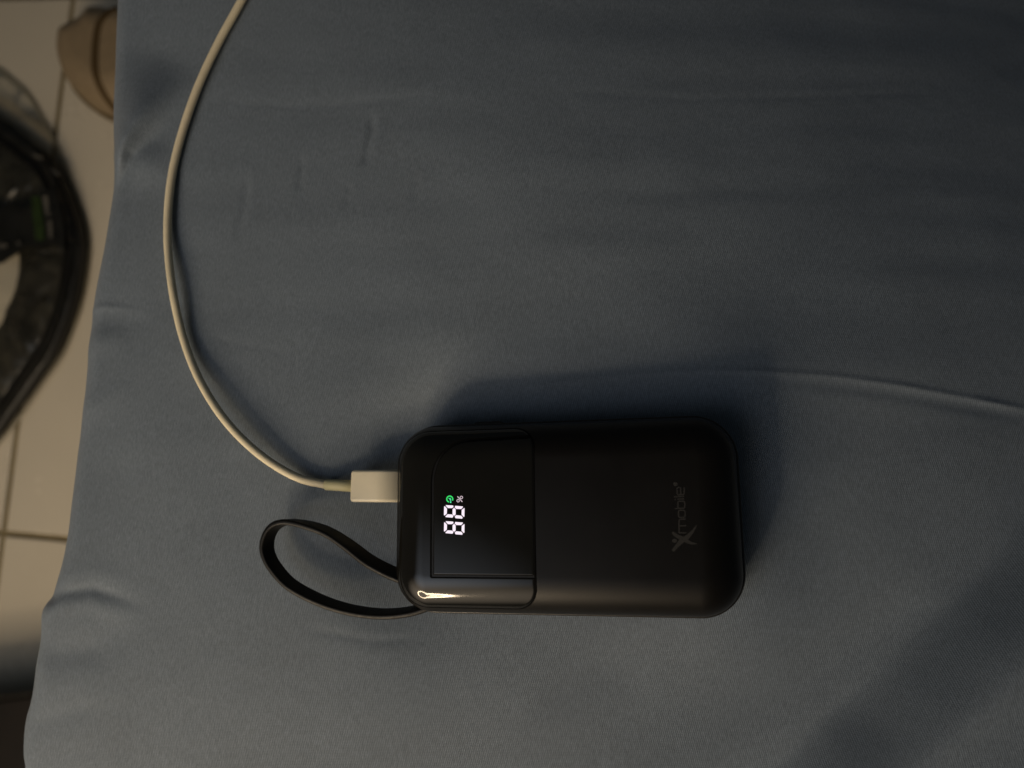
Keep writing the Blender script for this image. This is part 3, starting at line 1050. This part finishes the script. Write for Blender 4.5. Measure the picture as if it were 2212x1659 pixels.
# shoe: toe measured, the rest runs under the bed
c5 = lambda x, y: (x / 3.25 + 228, y / 3.25 + 4)
toe = [c5(*p) for p in [(900, 175), (755, 148), (640, 143), (565, 165), (500, 220), (445, 282), (330, 328), (230, 385), (155, 455), (108, 545), (88, 660), (86, 800),
                        (118, 950), (180, 1110), (270, 1232), (390, 1350), (530, 1450), (690, 1518), (900, 1570)]]
SH = FLOOR_Z + 0.012
tp = floor_poly(toe, SH)
ddx = 0.16
back = [(tp[-1][0] + 0.05, tp[-1][1] + 0.004), (tp[-1][0] + 0.13, tp[-1][1] + 0.018), (tp[-1][0] + 0.16, 0.5 * (tp[0][1] + tp[-1][1])), (tp[0][0] + 0.12, tp[0][1] - 0.014), (tp[0][0] + 0.05, tp[0][1] + 0.0)]
outl = catmull(np.concatenate([tp, np.array(back)]), 5, closed=True)
shoe = empty("shoe", loc=(float(tp[9][0]), float(tp[9][1]), FLOOR_Z))
tag(shoe, "tan shoe toe on the tiled floor, half hidden by the sheet's edge", "shoe")
cen = outl.mean(0)
rg = []
for off, zz in ((0.003, 0.0), (0.0, 0.002), (0.0, 0.012), (0.0008, 0.0135)):
    rg.append([(float(x + (cen[0] - x) * off / 0.06), float(y + (cen[1] - y) * off / 0.06), FLOOR_Z + zz) for x, y in outl])
v, f, m = loft(rg)
f.append(tuple(range(len(v) - m, len(v))))
own(mesh_obj("sole", v, f, M_sole), shoe)


def shoe_top(x, y):
    d = np.maximum(0, -poly_sdf(np.asarray(x, float), np.asarray(y, float), outl) - 0.0035)
    k = np.clip(1 - d / 0.034, 0, 1)
    return FLOOR_Z + 0.0135 + 0.038 * np.sqrt(np.maximum(0, 1 - k ** 2)) + 0.05 * np.clip(np.asarray(x) - tp[9][0] - 0.02, 0, 0.12)


up_sdf = lambda X, Y: poly_sdf(X, Y, outl) + 0.0035
gxs, gys, gq = grid_clip(outl[:, 0].min(), outl[:, 0].max(), outl[:, 1].min(), outl[:, 1].max(), 0.0022, up_sdf)
own(mesh_obj("upper", np.stack([gxs, gys, shoe_top(gxs, gys)], -1).tolist(), gq.tolist(), M_shoe), shoe)
sm = floor_poly([c5(*p) for p in [(800, 140), (735, 175), (650, 275), (590, 400), (560, 600), (550, 800), (558, 960), (590, 1120), (630, 1280), (665, 1420), (700, 1490)]], FLOOR_Z + 0.045)
smc = catmull(sm, 6)
smp = [(x, y, float(shoe_top(x, y)) + 0.0004) for x, y in smc]
v, f = sweep(smp, lambda i, s: circ(0.0042, 10, 0.28))
own(mesh_obj("seam", v, f, M_seam), shoe)

# black ring in clear plastic
ro = [(0, 462), (60, 505), (130, 560), (195, 615), (240, 685), (285, 785), (318, 890), (331, 985), (324, 1065), (308, 1155), (278, 1262), (222, 1395),
      (150, 1500), (78, 1605), (0, 1712), (-130, 1830), (-330, 1900), (-600, 1890), (-880, 1740), (-1040, 1450), (-1080, 1120), (-1010, 780), (-820, 500), (-560, 350), (-300, 330), (-120, 390)]
RZ = FLOOR_Z + 0.012
rw = catmull(floor_poly(ro, RZ), 6, closed=True)
rc = rw.mean(0)


def inset(poly, d):
    n = len(poly); out = []
    for i in range(n):
        t = poly[(i + 1) % n] - poly[i - 1]; t = t / (np.linalg.norm(t) + 1e-12)
        nn = np.array((-t[1], t[0]))
        if np.dot(rc - poly[i], nn) < 0: nn = -nn
        out.append(poly[i] + nn * d)
    return np.array(out)


ring = empty("wrapped_ring_cover", loc=(float(rc[0]), float(rc[1]), FLOOR_Z))
tag(ring, "black ring-shaped cover in wrinkled clear plastic with a green label on the tiles", "ring cover")
a = inset(rw, 0.0075)
rngn = Noise2(77)
v, f = sweep([(x, y, RZ) for x, y in a], lambda i, s: [(p * (1 + 0.05 * math.sin(i * 0.37)), q) for p, q in circ(0.0078, 14)], closed=True)
own(mesh_obj("outer_rim", v, f, M_black), ring)
b = inset(rw, 0.0185)
v, f = sweep([(x, y, RZ - 0.002) for x, y in b], lambda i, s: circ(0.0058, 12), closed=True)
own(mesh_obj("inner_rim", v, f, M_black2), ring)
# crinkled web inside the rim
w0_, w1_ = inset(rw, 0.0225), inset(rw, 0.080)
nn_ = len(w0_); K = 16
v, f = [], []
for i in range(nn_):
    for k in range(K + 1):
        t = k / K
        p = w0_[i] * (1 - t) + w1_[i] * t
        cr_ = abs(math.sin(i * 0.33 + 2.6 * math.sin(i * 0.17) + t * 1.6)) ** 0.6 * 0.0055 * math.sin(math.pi * min(1, 0.15 + t)) + 0.0018 * float(rngn(np.array(i * 0.45), np.array(t * 3.0)))
        v.append((p[0], p[1], FLOOR_Z + 0.008 + cr_))
for i in range(nn_):
    j = (i + 1) % nn_
    for k in range(K):
        f.append((i * (K + 1) + k, j * (K + 1) + k, j * (K + 1) + k + 1, i * (K + 1) + k + 1))
own(mesh_obj("crinkled_web", v, f, M_smoke), ring)
# dark band across the opening
cb = floor_poly([(-420, 815), (-200, 815), (0, 812), (95, 806), (215, 730), (238, 800), (252, 890), (255, 985), (215, 960), (90, 975), (0, 1035), (-200, 1050), (-420, 1050)], FLOOR_Z + 0.022)
v = [(x, y, FLOOR_Z + 0.022) for x, y in cb] + [(x, y, FLOOR_Z + 0.019) for x, y in cb]
n = len(cb)
f = [tuple(range(n)), tuple(range(2 * n - 1, n - 1, -1))] + [(i, n + i, n + (i + 1) % n, (i + 1) % n) for i in range(n)]
own(mesh_obj("cross_band", v, f, M_black, None, False), ring)


def card(name, src, z, mat):
    p = floor_poly(src, z)
    n = len(p)
    v = [(x, y, z) for x, y in p] + [(x, y, z - 0.0008) for x, y in p]
    f = [tuple(range(n)), tuple(range(2 * n - 1, n - 1, -1))] + [(i, n + i, n + (i + 1) % n, (i + 1) % n) for i in range(n)]
    return own(mesh_obj(name, v, f, mat, None, False), ring)


tag(card("label_card", [(122, 775), (155, 772), (168, 850), (176, 942), (142, 948), (130, 860)], FLOOR_Z + 0.0235, M_green), "green printed label strip")
tag(card("label_card", [(166, 772), (185, 768), (198, 848), (180, 850)], FLOOR_Z + 0.0235, M_paper), "pale label strip")
tag(card("label_card", [(184, 872), (204, 868), (207, 930), (192, 938)], FLOOR_Z + 0.0235, M_paper), "pale label strip")
card("clip", [(0, 958), (28, 960), (27, 972), (10, 978), (-10, 975)], FLOOR_Z + 0.026, M_paper)  # pale cards painted as white glints, set where a clip would be
card("clip", [(70, 945), (76, 946), (79, 962), (68, 963)], FLOOR_Z + 0.026, M_paper)
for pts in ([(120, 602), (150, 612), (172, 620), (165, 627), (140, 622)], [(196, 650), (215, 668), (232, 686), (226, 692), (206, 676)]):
    card("painted_glint", pts, RZ + 0.0095, M_paper)  # pale cards painting the glints on the wrapped rim
# clear film, larger than the ring at the upper left
fo = [(0, 275), (45, 312), (85, 345), (118, 385), (150, 440), (185, 500), (215, 560), (255, 660), (300, 775), (334, 880), (347, 985), (340, 1070), (323, 1165), (292, 1275), (236, 1410), (162, 1515), (90, 1620), (0, 1735),
      (-130, 1860), (-330, 1930), (-600, 1920), (-900, 1765), (-1070, 1460), (-1110, 1120), (-1040, 740), (-840, 420), (-560, 230), (-300, 170), (-120, 200)]
fw = catmull(floor_poly(fo, FLOOR_Z + 0.003), 5, closed=True)
fs = lambda X, Y: poly_sdf(X, Y, fw)
gxs, gys, gq = grid_clip(fw[:, 0].min(), fw[:, 0].max(), fw[:, 1].min(), fw[:, 1].max(), 0.0045, fs)
dd = np.maximum(0, -fs(gxs, gys))
dr = poly_sdf(gxs, gys, rw)
fz = FLOOR_Z + 0.0015 + 0.0285 * smooth01((0.022 - dr) / 0.03) * smooth01(dd / 0.004 + 0.0) + 0.005 * np.abs(rngn(gxs * 60, gys * 60)) * smooth01(dd / 0.01) + 0.003 * smooth01(dd / 0.006)
own(mesh_obj("clear_wrap", np.stack([gxs, gys, fz], -1).tolist(), gq.tolist(), M_film), ring)
v, f = sweep([(x, y, FLOOR_Z + 0.002) for x, y in fw], lambda i, s: circ(0.0022, 8, 0.5), closed=True)
M_edge = principled("film_edge", (0.26, 0.24, 0.18), 0.35, 0.5)
own(mesh_obj("wrap_seam", v, f, M_edge), ring)

# dark furniture at the lower left
FT = FLOOR_Z + 0.09
q0, q1 = at(-10, 1516, FT), at(120, 1498, FT)
dq = (q1 - q0).normalized()
nq = Vector((dq.y, -dq.x, 0))
if nq.y > 0: nq = -nq
A_ = q0 - dq * 0.30; B_ = q0 + dq * 0.16
cor = [A_, B_, B_ + nq * 0.22, A_ + nq * 0.22]
stool = empty("low_wooden_stool", loc=(float((A_.x + B_.x) / 2), float(A_.y - 0.1), FLOOR_Z))
tag(stool, "very dark brown low wooden furniture standing on the tiles at the lower left", "furniture")


def slab(name, cor, z0, z1, mat, bev=0.004):
    c = sum(cor, Vector()) / len(cor)
    rg = []
    for ins, z in ((0, z0), (0, z1 - bev), (bev * 0.3, z1 - bev * 0.3), (bev, z1)):
        rg.append([tuple(Vector((p.x, p.y, 0)) + (Vector((c.x - p.x, c.y - p.y, 0)).normalized() * ins) + Vector((0, 0, z))) for p in cor])
    v, f, m = loft(rg)
    f.append(tuple(range(len(v) - m, len(v)))); f.append(tuple(reversed(range(m))))
    return own(mesh_obj(name, v, f, mat, None, False), stool)


slab("top", cor, FT - 0.03, FT, M_wood)
for i in range(4):
    p = cor[i]; c = sum(cor, Vector()) / 4
    k = p + (c - p) * 0.16
    slab("leg", [k + dq * sx * 0.02 + nq * sy * 0.02 for sx, sy in ((-1, -1), (1, -1), (1, 1), (-1, 1))], FLOOR_Z, FT - 0.03, M_wood, 0.001)
slab("apron", [cor[0] + dq * 0.05 + nq * 0.02, cor[1] - dq * 0.05 + nq * 0.02, cor[1] - dq * 0.05 + nq * 0.035, cor[0] + dq * 0.05 + nq * 0.035], FLOOR_Z + 0.012, FT - 0.0305, M_wood, 0.001)
